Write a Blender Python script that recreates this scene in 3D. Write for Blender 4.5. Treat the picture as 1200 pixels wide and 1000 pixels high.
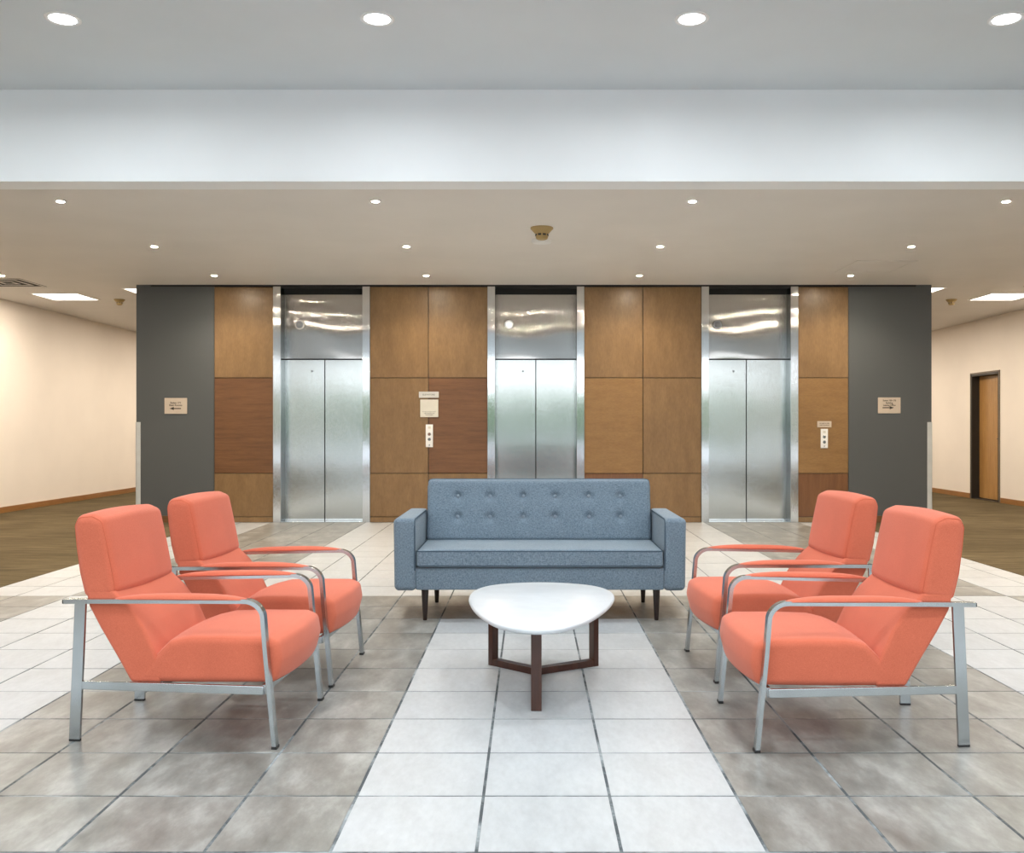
import bpy, bmesh, math, random
from mathutils import Vector
random.seed(7)
scene = bpy.context.scene
for o in list(bpy.data.objects):
    bpy.data.objects.remove(o)
col = scene.collection
PI = math.pi

# ------------------------------------------------------------------ camera
H = 1.23            # eye height
F = 1121.0          # focal length in pixels of the 1200 px frame
WALL = 12.48        # distance of the lift wall
cam_data = bpy.data.cameras.new('camera')
cam = bpy.data.objects.new('camera', cam_data)
col.objects.link(cam)
cam.location = (0, 0, H)
cam.rotation_euler = (PI / 2, 0, 0)
cam_data.sensor_width = 36
cam_data.lens = 36 * F / 1200
cam_data.shift_x = -21.5 / 1200
cam_data.shift_y = 2.0 / 1200
cam_data.clip_start = 0.05
cam_data.clip_end = 300
scene.camera = cam

# ------------------------------------------------------------------ exposure, sky, room light
vs = scene.view_settings
vs.view_transform = 'Standard'
vs.look = 'None'
vs.gamma = 1
vs.use_curve_mapping = False
vs.exposure = 0.0

DAY = 3.2
HIGH_CAN = 18.0
NEAR_CAN = 19.0
HALL_FILL = 54.0
HALOGEN = 17.0
CORRIDOR = 50.0
world = bpy.data.worlds.new('overcast_sky')
scene.world = world
world.use_nodes = True
wn = world.node_tree
wn.nodes.clear()
w_out = wn.nodes.new('ShaderNodeOutputWorld')
w_bg = wn.nodes.new('ShaderNodeBackground')
w_tc = wn.nodes.new('ShaderNodeTexCoord')
w_sep = wn.nodes.new('ShaderNodeSeparateXYZ')
w_ramp = wn.nodes.new('ShaderNodeValToRGB')
wn.links.new(w_tc.outputs['Generated'], w_sep.inputs[0])
wn.links.new(w_sep.outputs['Z'], w_ramp.inputs[0])
w_ramp.color_ramp.elements[0].color = (0.93, 0.97, 1.0, 1)
w_ramp.color_ramp.elements[1].color = (0.70, 0.83, 1.0, 1)
wn.links.new(w_ramp.outputs[0], w_bg.inputs['Color'])
wn.links.new(w_bg.outputs[0], w_out.inputs['Surface'])
w_bg.inputs['Strength'].default_value = DAY

WIN_Y = -7.0
X_L, X_R = -7.65, 7.74      # long side walls
Z_HI, Z_LO, Z_BEAM = 3.72, 3.10, 3.045
Y_BEAM0, Y_BEAM1 = 7.03, 7.27


def portal(name, x, y, z, sx, sz):
    l = bpy.data.lights.new(name, 'AREA')
    l.shape = 'RECTANGLE'
    l.size, l.size_y = sx, sz
    l.cycles.is_portal = True
    o = bpy.data.objects.new(name, l)
    o.location = (x, y, z)
    o.rotation_euler = (PI / 2, 0, 0)      # looks into the hall (+Y)
    o.rotation_euler = (-PI / 2, 0, PI)
    col.objects.link(o)
    return o


portal('window_portal', 0.045, WIN_Y + 0.12, 1.86, 15.3, 3.6)


def can_lamp(name, x, y, z, power, color, size, spread):
    l = bpy.data.lights.new(name, 'AREA')
    l.shape = 'DISK'
    l.size = size
    l.energy = power
    l.color = color
    l.spread = spread
    o = bpy.data.objects.new(name, l)
    o.location = (x, y, z)
    col.objects.link(o)
    return o


COOL = (0.90, 0.96, 1.0)
WARM = (1.0, 0.86, 0.69)
WARM_WHITE = (1.0, 0.88, 0.73)
HIGH_X = [-4.75, -2.84, -0.93, 0.98, 2.89, 4.80]
for hx in HIGH_X:
    can_lamp('can_lamp', hx, 5.81, Z_HI - 0.03, HIGH_CAN, COOL, 0.15, 3.0)
for hy in (3.9, 1.6):
    for hx in HIGH_X:
        can_lamp('can_lamp', hx, hy, Z_HI - 0.03, NEAR_CAN, COOL, 0.15, 2.5)
for hy in (-1.0, -3.2, -5.4):                     # added unseen fill lamps over the front of the hall, no fittings
    for hx in (-5.2, -1.7, 1.8, 5.3):
        can_lamp('hall_fill_lamp', hx, hy, Z_HI - 0.03, HALL_FILL, COOL, 1.7, 2.6)
LOW_X = [-6.47, -3.87, -1.275, 1.335, 3.92, 6.52]
LOW_Y = [7.88, 9.84, 11.71]
for ly in LOW_Y:
    for lx in LOW_X:
        can_lamp('halogen_lamp', lx, ly, Z_LO - 0.012, HALOGEN * (0.35 if abs(lx) > 5 else 1.0), WARM, 0.05, 2.3)

for tx, ty in ((-5.6, 8.8), (-6.605, 13.6), (-5.135, 13.11), (-5.6, 16.2), (-5.6, 18.6), (-5.6, 21.0), (5.7, 8.8), (6.715, 13.6), (5.205, 13.03), (5.7, 16.2), (5.7, 18.6), (5.7, 21.0)):
    can_lamp('troffer_lamp', tx, ty, Z_LO - 0.012, CORRIDOR * (0.55 if abs(tx) > 6 else 1.25), WARM_WHITE, 0.55, PI)

# ------------------------------------------------------------------ node helpers


def new_mat(name):
    m = bpy.data.materials.new(name)
    m.use_nodes = True
    nt = m.node_tree
    p = nt.nodes['Principled BSDF']
    return m, nt, p


def node(nt, kind, **kw):
    n = nt.nodes.new(kind)
    for k, v in kw.items():
        setattr(n, k, v)
    return n


def coords(nt, which='Object', scale=(1, 1, 1), rnd=False, rot=0.0):
    """texture coordinates, stretched; rnd shifts them per object"""
    mp = node(nt, 'ShaderNodeMapping')
    mp.inputs['Scale'].default_value = scale
    mp.inputs['Rotation'].default_value = (0, 0, rot)
    if which == 'World':
        g = node(nt, 'ShaderNodeNewGeometry')
        src = g.outputs['Position']
    else:
        tc = node(nt, 'ShaderNodeTexCoord')
        src = tc.outputs[which]
    if rnd:
        oi = node(nt, 'ShaderNodeObjectInfo')
        mul = node(nt, 'ShaderNodeMath', operation='MULTIPLY')
        mul.inputs[1].default_value = 37.0
        nt.links.new(oi.outputs['Random'], mul.inputs[0])
        add = node(nt, 'ShaderNodeVectorMath', operation='ADD')
        nt.links.new(src, add.inputs[0])
        nt.links.new(mul.outputs[0], add.inputs[1])
        src = add.outputs[0]
    nt.links.new(src, mp.inputs['Vector'])
    return mp.outputs['Vector']


def noise(nt, vec, scale, detail=3, rough=0.5):
    n = node(nt, 'ShaderNodeTexNoise')
    n.inputs['Scale'].default_value = scale
    n.inputs['Detail'].default_value = detail
    n.inputs['Roughness'].default_value = rough
    nt.links.new(vec, n.inputs['Vector'])
    return n.outputs['Fac']


def ramp(nt, fac, stops):
    r = node(nt, 'ShaderNodeValToRGB')
    cr = r.color_ramp
    while len(cr.elements) < len(stops):
        cr.elements.new(0.5)
    for e, (p, c) in zip(cr.elements, stops):
        e.position = p
        e.color = (*c, 1)
    nt.links.new(fac, r.inputs[0])
    return r.outputs[0]


def mixc(nt, fac, a, b, mode='MIX'):
    m = node(nt, 'ShaderNodeMix', data_type='RGBA', blend_type=mode)
    if isinstance(fac, (int, float)):
        m.inputs[0].default_value = fac
    else:
        nt.links.new(fac, m.inputs[0])
    for s, v in ((6, a), (7, b)):
        if isinstance(v, tuple):
            m.inputs[s].default_value = (*v, 1)
        else:
            nt.links.new(v, m.inputs[s])
    return m.outputs[2]


def bump(nt, p, height, strength, dist=0.002):
    b = node(nt, 'ShaderNodeBump')
    b.inputs['Strength'].default_value = strength
    b.inputs['Distance'].default_value = dist
    nt.links.new(height, b.inputs['Height'])
    nt.links.new(b.outputs[0], p.inputs['Normal'])


def plain(name, c, rough=0.5, metal=0.0, spec=0.5):
    m, nt, p = new_mat(name)
    v = coords(nt)
    f = noise(nt, v, 9.0, 4)
    lo = tuple(x * 0.95 for x in c)
    hi = tuple(min(1, x * 1.05) for x in c)
    nt.links.new(ramp(nt, f, [(0.3, lo), (0.7, hi)]), p.inputs['Base Color'])
    p.inputs['Roughness'].default_value = rough
    p.inputs['Metallic'].default_value = metal
    p.inputs['Specular IOR Level'].default_value = spec
    return m


def paint(name, c, rough=0.6, spec=0.3):
    m, nt, p = new_mat(name)
    v = coords(nt)
    f = noise(nt, v, 1.3, 3)
    nt.links.new(ramp(nt, f, [(0.25, tuple(x * 0.97 for x in c)), (0.75, tuple(min(1, x * 1.03) for x in c))]), p.inputs['Base Color'])
    p.inputs['Roughness'].default_value = rough
    p.inputs['Specular IOR Level'].default_value = spec
    bump(nt, p, noise(nt, v, 260, 2), 0.06, 0.001)
    return m


def tile_mat(name, dark, mid, light, rough):
    m, nt, p = new_mat(name)
    v = coords(nt, 'World', (1.25, 0.5, 1), rnd=True, rot=0.6)
    f1 = noise(nt, v, 6.2, 8, 0.64)
    f2 = noise(nt, v, 38, 4, 0.6)
    dark = tuple(max(0.02, q + (d_ - q) * 1.5) for d_, q in zip(dark, mid))
    light = tuple(q + (l_ - q) * 1.5 for l_, q in zip(light, mid))
    c = ramp(nt, f1, [(0.2, dark), (0.5, mid), (0.8, light)])
    g = ramp(nt, f2, [(0.25, (0.86, 0.86, 0.86)), (0.75, (1, 1, 1))])
    c = mixc(nt, 1.0, c, g, 'MULTIPLY')
    oi = node(nt, 'ShaderNodeObjectInfo')
    tone = ramp(nt, oi.outputs['Random'], [(0.0, (0.93, 0.93, 0.93)), (1.0, (1, 1, 1))])
    c = mixc(nt, 1.0, c, tone, 'MULTIPLY')
    nt.links.new(c, p.inputs['Base Color'])
    rr = ramp(nt, f1, [(0.0, (rough - 0.09,) * 3), (1.0, (rough + 0.12,) * 3)])
    nt.links.new(rr, p.inputs['Roughness'])
    p.inputs['Specular IOR Level'].default_value = 0.5
    bump(nt, p, f2, 0.05, 0.001)
    return m


def wood_mat(name, dark, light, grain, rough=0.35, scale=1.0):
    """grain: stretch of the figure, the small number lies along the grain"""
    m, nt, p = new_mat(name)
    v = coords(nt, 'World', tuple(g * scale for g in grain), rnd=True)
    f1 = noise(nt, v, 3.0, 6, 0.65)
    v2 = coords(nt, 'World', tuple(g * scale * 5 for g in grain), rnd=True)
    f2 = noise(nt, v2, 4.0, 3, 0.6)
    v3 = coords(nt, 'World', (1, 1, 1), rnd=True)
    f3 = noise(nt, v3, 1.6, 3, 0.5)
    c = ramp(nt, f1, [(0.25, dark), (0.75, light)])
    c = mixc(nt, 1.0, c, ramp(nt, f2, [(0.3, (0.82, 0.80, 0.76)), (0.7, (1, 1, 1))]), 'MULTIPLY')
    c = mixc(nt, 1.0, c, ramp(nt, f3, [(0.3, (0.90, 0.88, 0.85)), (0.7, (1.0, 1.0, 1.0))]), 'MULTIPLY')
    nt.links.new(c, p.inputs['Base Color'])
    p.inputs['Roughness'].default_value = rough
    bump(nt, p, f2, 0.05, 0.001)
    return m


def fabric_mat(name, a, b, freq=420, rough=0.9, heather=0.5):
    m, nt, p = new_mat(name)
    v = coords(nt)
    vx = coords(nt, 'Object', (0.22, 1, 1))
    vz = coords(nt, 'Object', (1, 1, 0.22))
    n1 = noise(nt, vx, freq * heather, 2, 0.6)
    n2 = noise(nt, vz, freq * heather, 2, 0.6)
    mx = node(nt, 'ShaderNodeMath', operation='ADD')
    nt.links.new(n1, mx.inputs[0])
    nt.links.new(n2, mx.inputs[1])
    hv = node(nt, 'ShaderNodeMath', operation='MULTIPLY')
    hv.inputs[1].default_value = 0.5
    nt.links.new(mx.outputs[0], hv.inputs[0])
    c = ramp(nt, hv.outputs[0], [(0.36, a), (0.64, b)])
    lg = noise(nt, v, 6, 3)
    c = mixc(nt, 1.0, c, ramp(nt, lg, [(0.3, (0.93, 0.93, 0.93)), (0.7, (1, 1, 1))]), 'MULTIPLY')
    nt.links.new(c, p.inputs['Base Color'])
    p.inputs['Roughness'].default_value = rough
    p.inputs['Specular IOR Level'].default_value = 0.15
    p.inputs['Sheen Weight'].default_value = 0.15
    bump(nt, p, hv.outputs[0], 0.35, 0.0015)
    return m


def steel_mat(name, c, rough, spread):
    """steel brushed upright: the fine grain tilts the surface sideways only, by up to about spread"""
    m, nt, p = new_mat(name)
    v = coords(nt, 'World', (60, 60, 0.6), rnd=True)
    f = noise(nt, v, 6, 3, 0.6)
    nt.links.new(ramp(nt, f, [(0.3, tuple(x * 0.94 for x in c)), (0.7, c)]), p.inputs['Base Color'])
    p.inputs['Metallic'].default_value = 1.0
    p.inputs['Roughness'].default_value = rough
    g = node(nt, 'ShaderNodeNewGeometry')
    grain = noise(nt, coords(nt, 'World', (4300, 4300, 26.0)), 1.0, 1, 0.5)
    k = node(nt, 'ShaderNodeMath', operation='MULTIPLY_ADD')
    k.inputs[1].default_value = spread
    k.inputs[2].default_value = -spread / 2
    nt.links.new(grain, k.inputs[0])
    cr = node(nt, 'ShaderNodeVectorMath', operation='CROSS_PRODUCT')
    cr.inputs[1].default_value = (0, 0, 1)
    nt.links.new(g.outputs['Normal'], cr.inputs[0])
    sc = node(nt, 'ShaderNodeVectorMath', operation='SCALE')
    nt.links.new(cr.outputs[0], sc.inputs[0])
    nt.links.new(k.outputs[0], sc.inputs['Scale'])
    ad = node(nt, 'ShaderNodeVectorMath', operation='ADD')
    nt.links.new(g.outputs['Normal'], ad.inputs[0])
    nt.links.new(sc.outputs[0], ad.inputs[1])
    nm = node(nt, 'ShaderNodeVectorMath', operation='NORMALIZE')
    nt.links.new(ad.outputs[0], nm.inputs[0])
    nt.links.new(nm.outputs[0], p.inputs['Normal'])
    return m


def emit_mat(name, c, s):
    m, nt, p = new_mat(name)
    p.inputs['Base Color'].default_value = (0.8, 0.8, 0.8, 1)
    p.inputs['Emission Color'].default_value = (*c, 1)
    p.inputs['Emission Strength'].default_value = s
    return m


M = {}
M['ceiling_hi'] = paint('high_ceiling_paint', (0.71, 0.765, 0.80))
M['beam'] = paint('beam_paint', (0.90, 0.93, 0.95))
M['ceiling_lo'] = paint('low_ceiling_paint', (0.76, 0.74, 0.715))
M['cream'] = paint('cream_wall_paint', (0.90, 0.82, 0.735))
M['grey_wall'] = paint('charcoal_wall_paint', (0.090, 0.096, 0.098), 0.5)
M['dark'] = plain('dark_recess', (0.012, 0.012, 0.012), 0.8)
M['shaft'] = plain('shaft_paint', (0.25, 0.23, 0.2), 0.8)
M['tile_white'] = tile_mat('pale_porcelain', (0.455, 0.468, 0.477), (0.52, 0.535, 0.545), (0.565, 0.58, 0.59), 0.36)
M['tile_grey'] = tile_mat('taupe_porcelain', (0.150, 0.144, 0.126), (0.262, 0.255, 0.232), (0.43, 0.425, 0.40), 0.33)
M['wood_light'] = wood_mat('honey_veneer', (0.200, 0.114, 0.044), (0.272, 0.163, 0.069), (3.2, 3.2, 0.9))
M['wood_orange'] = wood_mat('amber_veneer', (0.240, 0.130, 0.043), (0.325, 0.184, 0.066), (1.2, 1.2, 5))
M['wood_dark'] = wood_mat('russet_veneer', (0.122, 0.052, 0.017), (0.215, 0.099, 0.036), (0.7, 0.7, 9))
M['wood_dark_v'] = wood_mat('russet_veneer_upright', (0.15, 0.062, 0.022), (0.23, 0.105, 0.04), (9, 9, 0.7))
M['wood_door'] = wood_mat('oak_door_veneer', (0.42, 0.21, 0.06), (0.58, 0.33, 0.12), (6, 6, 0.6))
M['wood_base'] = wood_mat('oak_skirting', (0.30, 0.13, 0.035), (0.43, 0.21, 0.07), (0.8, 0.8, 8))
M['walnut'] = wood_mat('walnut', (0.034, 0.011, 0.007), (0.088, 0.031, 0.018), (8, 8, 0.8), 0.3)
M['coral'] = fabric_mat('coral_upholstery', (0.575, 0.131, 0.072), (0.695, 0.182, 0.106), 1300, 0.9, 0.6)
M['blue'] = fabric_mat('blue_grey_upholstery', (0.105, 0.152, 0.198), (0.255, 0.322, 0.385), 640, 0.9, 0.5)
M['piping'] = plain('blue_piping', (0.075, 0.108, 0.142), 0.9, 0, 0.1)
M['coral_seam'] = plain('coral_seam', (0.59, 0.143, 0.080), 0.9, 0, 0.1)
M['button'] = plain('upholstered_button', (0.21, 0.26, 0.31), 0.35, 0, 0.6)
M['steel_door'] = steel_mat('brushed_door_steel', (0.58, 0.605, 0.60), 0.12, 0.6)
M['steel_transom'] = steel_mat('brushed_transom_steel', (0.52, 0.515, 0.50), 0.06, 1.3)
M['steel_frame'] = steel_mat('polished_frame_steel', (0.70, 0.72, 0.73), 0.07, 0.8)
M['steel_dark'] = steel_mat('shaded_return_steel', (0.20, 0.225, 0.225), 0.14, 0.4)  # darker copy of the steel, dim reflections put into its colour
M['chrome'] = plain('satin_chrome', (0.50, 0.54, 0.56), 0.22, 1.0)
M['chrome_sign'] = plain('satin_sign_metal', (0.62, 0.60, 0.55), 0.42, 0.6)
M['black'] = plain('black_plastic', (0.015, 0.015, 0.016), 0.45)
M['dark_leg'] = plain('dark_stained_leg', (0.022, 0.010, 0.008), 0.22)
M['table_white'] = plain('white_lacquer', (0.62, 0.65, 0.68), 0.28)
M['white'] = plain('white_enamel', (0.80, 0.80, 0.79), 0.4)
M['guard'] = plain('pale_corner_guard', (0.55, 0.57, 0.57), 0.4)
M['beige_sign'] = plain('beige_sign_plate', (0.55, 0.46, 0.37), 0.5)
M['pale_sign'] = plain('pale_sign_plate', (0.62, 0.60, 0.53), 0.45)
M['ink'] = plain('dark_brown_ink', (0.03, 0.022, 0.015), 0.6)
M['ink_pale'] = plain('grey_ink', (0.20, 0.20, 0.18), 0.6)
M['red'] = plain('brown_button', (0.20, 0.10, 0.07), 0.5)
M['slate'] = plain('slate_button', (0.12, 0.14, 0.15), 0.5)
M['detector'] = plain('aged_ivory_plastic', (0.40, 0.28, 0.11), 0.5)
M['door_frame'] = plain('dark_bronze_frame', (0.022, 0.018, 0.014), 0.45)
M['bronze'] = plain('bronze_trim', (0.17, 0.13, 0.09), 0.45)
M['lens_cool'] = emit_mat('cool_lamp_lens', (0.93, 0.97, 1.0), 7.0)
M['lens_warm'] = emit_mat('warm_lamp_lens', (1.0, 0.88, 0.70), 1500.0)
M['troffer'] = emit_mat('troffer_diffuser', (1.0, 0.92, 0.80), 4.0)
M['lantern_on'] = emit_mat('lit_lantern_lens', (0.95, 0.97, 0.95), 0.75)
M['lantern_off'] = plain('grey_lantern_lens', (0.30, 0.32, 0.35), 0.45)
M['leaf'] = plain('hedge_green', (0.12, 0.17, 0.09), 0.9)
M['concrete'] = plain('pale_concrete', (0.72, 0.71, 0.69), 0.85)

# grout: slate, worn pale in places
m, nt, p = new_mat('slate_grout')
v = coords(nt, 'World')
nt.links.new(ramp(nt, noise(nt, v, 3.2, 5, 0.7), [(0.45, (0.055, 0.066, 0.072)), (0.62, (0.32, 0.35, 0.36))]), p.inputs['Base Color'])
p.inputs['Roughness'].default_value = 0.8
M['grout'] = m
# carpet: olive brown, streaked across the hall
m, nt, p = new_mat('striated_carpet')
v = coords(nt, 'World', (0.8, 8.0, 1))
v2 = coords(nt, 'World', (1.0, 1.3, 1))
f1 = noise(nt, v, 2.6, 7, 0.7)
f2 = noise(nt, v2, 0.9, 3, 0.5)
c = ramp(nt, f1, [(0.3, (0.068, 0.052, 0.029)), (0.7, (0.195, 0.147, 0.083))])
c = mixc(nt, 1.0, c, ramp(nt, f2, [(0.35, (0.74, 0.74, 0.72)), (0.65, (1, 1, 1))]), 'MULTIPLY')
nt.links.new(c, p.inputs['Base Color'])
p.inputs['Roughness'].default_value = 0.95
p.inputs['Specular IOR Level'].default_value = 0.05
bump(nt, p, noise(nt, coords(nt, 'World'), 180, 2), 0.4, 0.004)
M['carpet'] = m

# ------------------------------------------------------------------ mesh helpers


def link(name, me, mat, parent=None, loc=(0, 0, 0), rot=(0, 0, 0)):
    o = bpy.data.objects.new(name, me)
    col.objects.link(o)
    if mat is not None and not me.materials:
        me.materials.append(mat)
    if parent is not None:
        o.parent = parent
    o.location = loc
    o.rotation_euler = rot
    return o


def mesh(name, verts, faces, smooth=None):
    me = bpy.data.meshes.new(name)
    me.from_pydata([tuple(v) for v in verts], [], faces)
    bm = bmesh.new()
    bm.from_mesh(me)
    if any(len(f.verts) > 12 for f in bm.faces):
        bmesh.ops.remove_doubles(bm, verts=bm.verts, dist=1e-6)
        bmesh.ops.triangulate(bm, faces=[f for f in bm.faces if len(f.verts) > 12])
    bmesh.ops.recalc_face_normals(bm, faces=bm.faces)
    bm.to_mesh(me)
    bm.free()
    if smooth is not None:
        me.shade_smooth()
        if smooth < 179:
            me.set_sharp_from_angle(angle=math.radians(20 if smooth <= 35 else smooth))
    return me


def obj(name, verts, faces, mat, parent=None, smooth=None, loc=(0, 0, 0), rot=(0, 0, 0)):
    return link(name, mesh(name, verts, faces, smooth), mat, parent, loc, rot)


def empty(name, loc, rz=0.0):
    o = bpy.data.objects.new(name, None)
    o.empty_display_size = 0.1
    col.objects.link(o)
    o.location = loc
    o.rotation_euler = (0, 0, rz)
    return o


def tag(o, label=None, cat=None, group=None, kind=None):
    if label:
        o['label'] = label
    if cat:
        o['category'] = cat
    if group:
        o['group'] = group
    if kind:
        o['kind'] = kind
    return o


class MB:
    def __init__(self):
        self.v, self.f = [], []

    def add(self, vf):
        n = len(self.v)
        self.v += [tuple(x) for x in vf[0]]
        self.f += [tuple(i + n for i in f) for f in vf[1]]
        return self

    def build(self, name, mat, parent=None, smooth=None, loc=(0, 0, 0), rot=(0, 0, 0)):
        return obj(name, self.v, self.f, mat, parent, smooth, loc, rot)


def box(x0, x1, y0, y1, z0, z1):
    v = [(x, y, z) for x in (x0, x1) for y in (y0, y1) for z in (z0, z1)]
    f = [(0, 1, 3, 2), (4, 6, 7, 5), (0, 4, 5, 1), (2, 3, 7, 6), (0, 2, 6, 4), (1, 5, 7, 3)]
    return v, f


def rbox(x0, x1, y0, y1, z0, z1, r, seg=3, n=(1, 1, 1), fn=None):
    """box with rounded edges; n = extra divisions of each flat side; fn moves the finished points"""
    lo, hi = (x0, y0, z0), (x1, y1, z1)
    cen = [(a + b) / 2 for a, b in zip(lo, hi)]
    hs = [(b - a) / 2 for a, b in zip(lo, hi)]
    r = min(r, min(hs) * 0.999)

    def samples(h, k):
        e = [math.tan(PI / 4 * i / seg) for i in range(seg + 1)]
        a = [-(h - r) - r * e[seg - i] for i in range(seg)]
        mid = [-(h - r) + 2 * (h - r) * i / k for i in range(k + 1)]
        b = [(h - r) + r * e[i + 1] for i in range(seg)]
        return a + mid + b
    S = [samples(hs[i], n[i]) for i in range(3)]
    V, Fc, idx = [], [], {}

    def vid(i, j, k):
        key = (i, j, k)
        if key not in idx:
            p = Vector((S[0][i], S[1][j], S[2][k]))
            q = Vector([max(-(hs[a] - r), min(hs[a] - r, p[a])) for a in range(3)])
            d = p - q
            if d.length > 1e-9:
                p = q + d.normalized() * r
            p = p + Vector(cen)
            if fn:
                p = fn(p)
            idx[key] = len(V)
            V.append(tuple(p))
        return idx[key]
    L = [len(s) - 1 for s in S]
    for a, b, c in ((0, 1, 2), (1, 2, 0), (2, 0, 1)):
        for side in (0, L[c]):
            for i in range(L[a]):
                for j in range(L[b]):
                    q = []
                    for di, dj in ((0, 0), (1, 0), (1, 1), (0, 1)):
                        t = [0, 0, 0]
                        t[a], t[b], t[c] = i + di, j + dj, side
                        q.append(vid(*t))
                    Fc.append(tuple(q if side else q[::-1]))
    return V, Fc


def chaikin(pts, it=2, closed=True):
    for _ in range(it):
        out = []
        n = len(pts)
        rng = range(n) if closed else range(n - 1)
        if not closed:
            out.append(pts[0])
        for i in rng:
            a, b = pts[i], pts[(i + 1) % n]
            out.append(tuple(a[k] * 0.75 + b[k] * 0.25 for k in range(len(a))))
            out.append(tuple(a[k] * 0.25 + b[k] * 0.75 for k in range(len(a))))
        if not closed:
            out.append(pts[-1])
        pts = out
    return pts


def inset(pts, d):
    """move a closed 2-D outline inwards by d"""
    n = len(pts)
    area = sum(pts[i][0] * pts[(i + 1) % n][1] - pts[(i + 1) % n][0] * pts[i][1] for i in range(n))
    s = 1 if area > 0 else -1
    out = []
    for i in range(n):
        a, b, c = pts[i - 1], pts[i], pts[(i + 1) % n]
        e1 = Vector((b[0] - a[0], b[1] - a[1]))
        e2 = Vector((c[0] - b[0], c[1] - b[1]))
        e1 = e1.normalized() if e1.length > 1e-9 else Vector((1, 0))
        e2 = e2.normalized() if e2.length > 1e-9 else e1
        nn = Vector((-(e1.y + e2.y), e1.x + e2.x))
        nn = nn.normalized() if nn.length > 1e-6 else Vector((-e1.y, e1.x))
        out.append((b[0] + nn.x * d * s, b[1] + nn.y * d * s))
    return out


def offset_rings(pts, r, arc=5):
    """inner outline = pts moved inwards by r with mitred corners; returns f(d): the inner outline grown by d with round corners"""
    n = len(pts)
    area = sum(pts[i][0] * pts[(i + 1) % n][1] - pts[(i + 1) % n][0] * pts[i][1] for i in range(n))
    if area < 0:
        pts = pts[::-1]
    inner, dirs = [], []
    for i in range(n):
        a, b, c = Vector(pts[i - 1]), Vector(pts[i]), Vector(pts[(i + 1) % n])
        e1, e2 = (b - a).normalized(), (c - b).normalized()
        n1, n2 = Vector((e1.y, -e1.x)), Vector((e2.y, -e2.x))      # outward
        m = n1 + n2
        k = m / max(0.35, m.length_squared / 2)
        q = b - k * r
        turn = e1.x * e2.y - e1.y * e2.x
        if turn > 0.02:
            a1 = math.atan2(n1.y, n1.x)
            da = math.atan2(n1.x * n2.y - n1.y * n2.x, n1.dot(n2))
            steps = max(1, round(da / 0.3))
            for s_ in range(steps + 1):
                an = a1 + da * s_ / steps
                inner.append(q)
                dirs.append(Vector((math.cos(an), math.sin(an))))
        else:
            inner.append(q)
            dirs.append(k)
    return lambda d: [(q.x + v.x * d, q.y + v.y * d) for q, v in zip(inner, dirs)]


def prism_xz(pts, hw, r, seg=5):
    """outline in x,z swept to y = +-hw, all its edges rounded by r (a cushion)"""
    ring = offset_rings(pts, r)
    rows = []
    for i in range(seg + 1):
        t = PI / 2 * i / seg
        rows.append((-(hw - r) - r * math.cos(t), r * math.sin(t)))
    rows += [(-(hw - r) * (1 - 2 * k / 10), r) for k in range(1, 10)]
    rows += [(-y, d) for y, d in rows[:seg + 1][::-1]]
    V, Fc = [], []
    n = len(ring(0))
    for y, d in rows:
        V += [(p[0], y, p[1]) for p in ring(d)]
    for k in range(len(rows) - 1):
        for i in range(n):
            j = (i + 1) % n
            Fc.append((k * n + i, k * n + j, (k + 1) * n + j, (k + 1) * n + i))
    Fc.append(tuple(range(n)))
    Fc.append(tuple(range((len(rows) - 1) * n, len(rows) * n)))
    return V, Fc


def strip_xz(path, t, y, w, bev=0.0):
    """flat bar of thickness t and width w (along y) bent along an open path in x,z"""
    L, R = [], []
    n = len(path)
    for i in range(n):
        a, c = path[max(0, i - 1)], path[min(n - 1, i + 1)]
        e = Vector((c[0] - a[0], c[1] - a[1])).normalized()
        L.append((path[i][0] - e.y * t / 2, path[i][1] + e.x * t / 2))
        R.append((path[i][0] + e.y * t / 2, path[i][1] - e.x * t / 2))
    V, Fc = [], []
    for i in range(n):
        V += [(L[i][0], y - w / 2, L[i][1]), (L[i][0], y + w / 2, L[i][1]), (R[i][0], y + w / 2, R[i][1]), (R[i][0], y - w / 2, R[i][1])]
    for i in range(n - 1):
        for k in range(4):
            a, b = i * 4 + k, i * 4 + (k + 1) % 4
            Fc.append((a, b, b + 4, a + 4))
    Fc.append((0, 1, 2, 3))
    Fc.append(tuple(4 * (n - 1) + k for k in range(4)))
    return V, Fc


def tube(path, r, seg=8, closed=False):
    V, Fc = [], []
    n = len(path)
    P = [Vector(p) for p in path]
    for i in range(n):
        if closed:
            d = P[(i + 1) % n] - P[i - 1]
        else:
            d = P[min(n - 1, i + 1)] - P[max(0, i - 1)]
        d.normalize()
        up = Vector((0, 0, 1)) if abs(d.z) < 0.9 else Vector((1, 0, 0))
        a = d.cross(up).normalized()
        b = d.cross(a)
        for k in range(seg):
            t = 2 * PI * k / seg
            V.append(tuple(P[i] + a * r * math.cos(t) + b * r * math.sin(t)))
    for i in range(n if closed else n - 1):
        j = (i + 1) % n
        for k in range(seg):
            l = (k + 1) % seg
            Fc.append((i * seg + k, i * seg + l, j * seg + l, j * seg + k))
    if not closed:
        Fc.append(tuple(range(seg)))
        Fc.append(tuple(range((n - 1) * seg, n * seg)))
    return V, Fc


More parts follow.
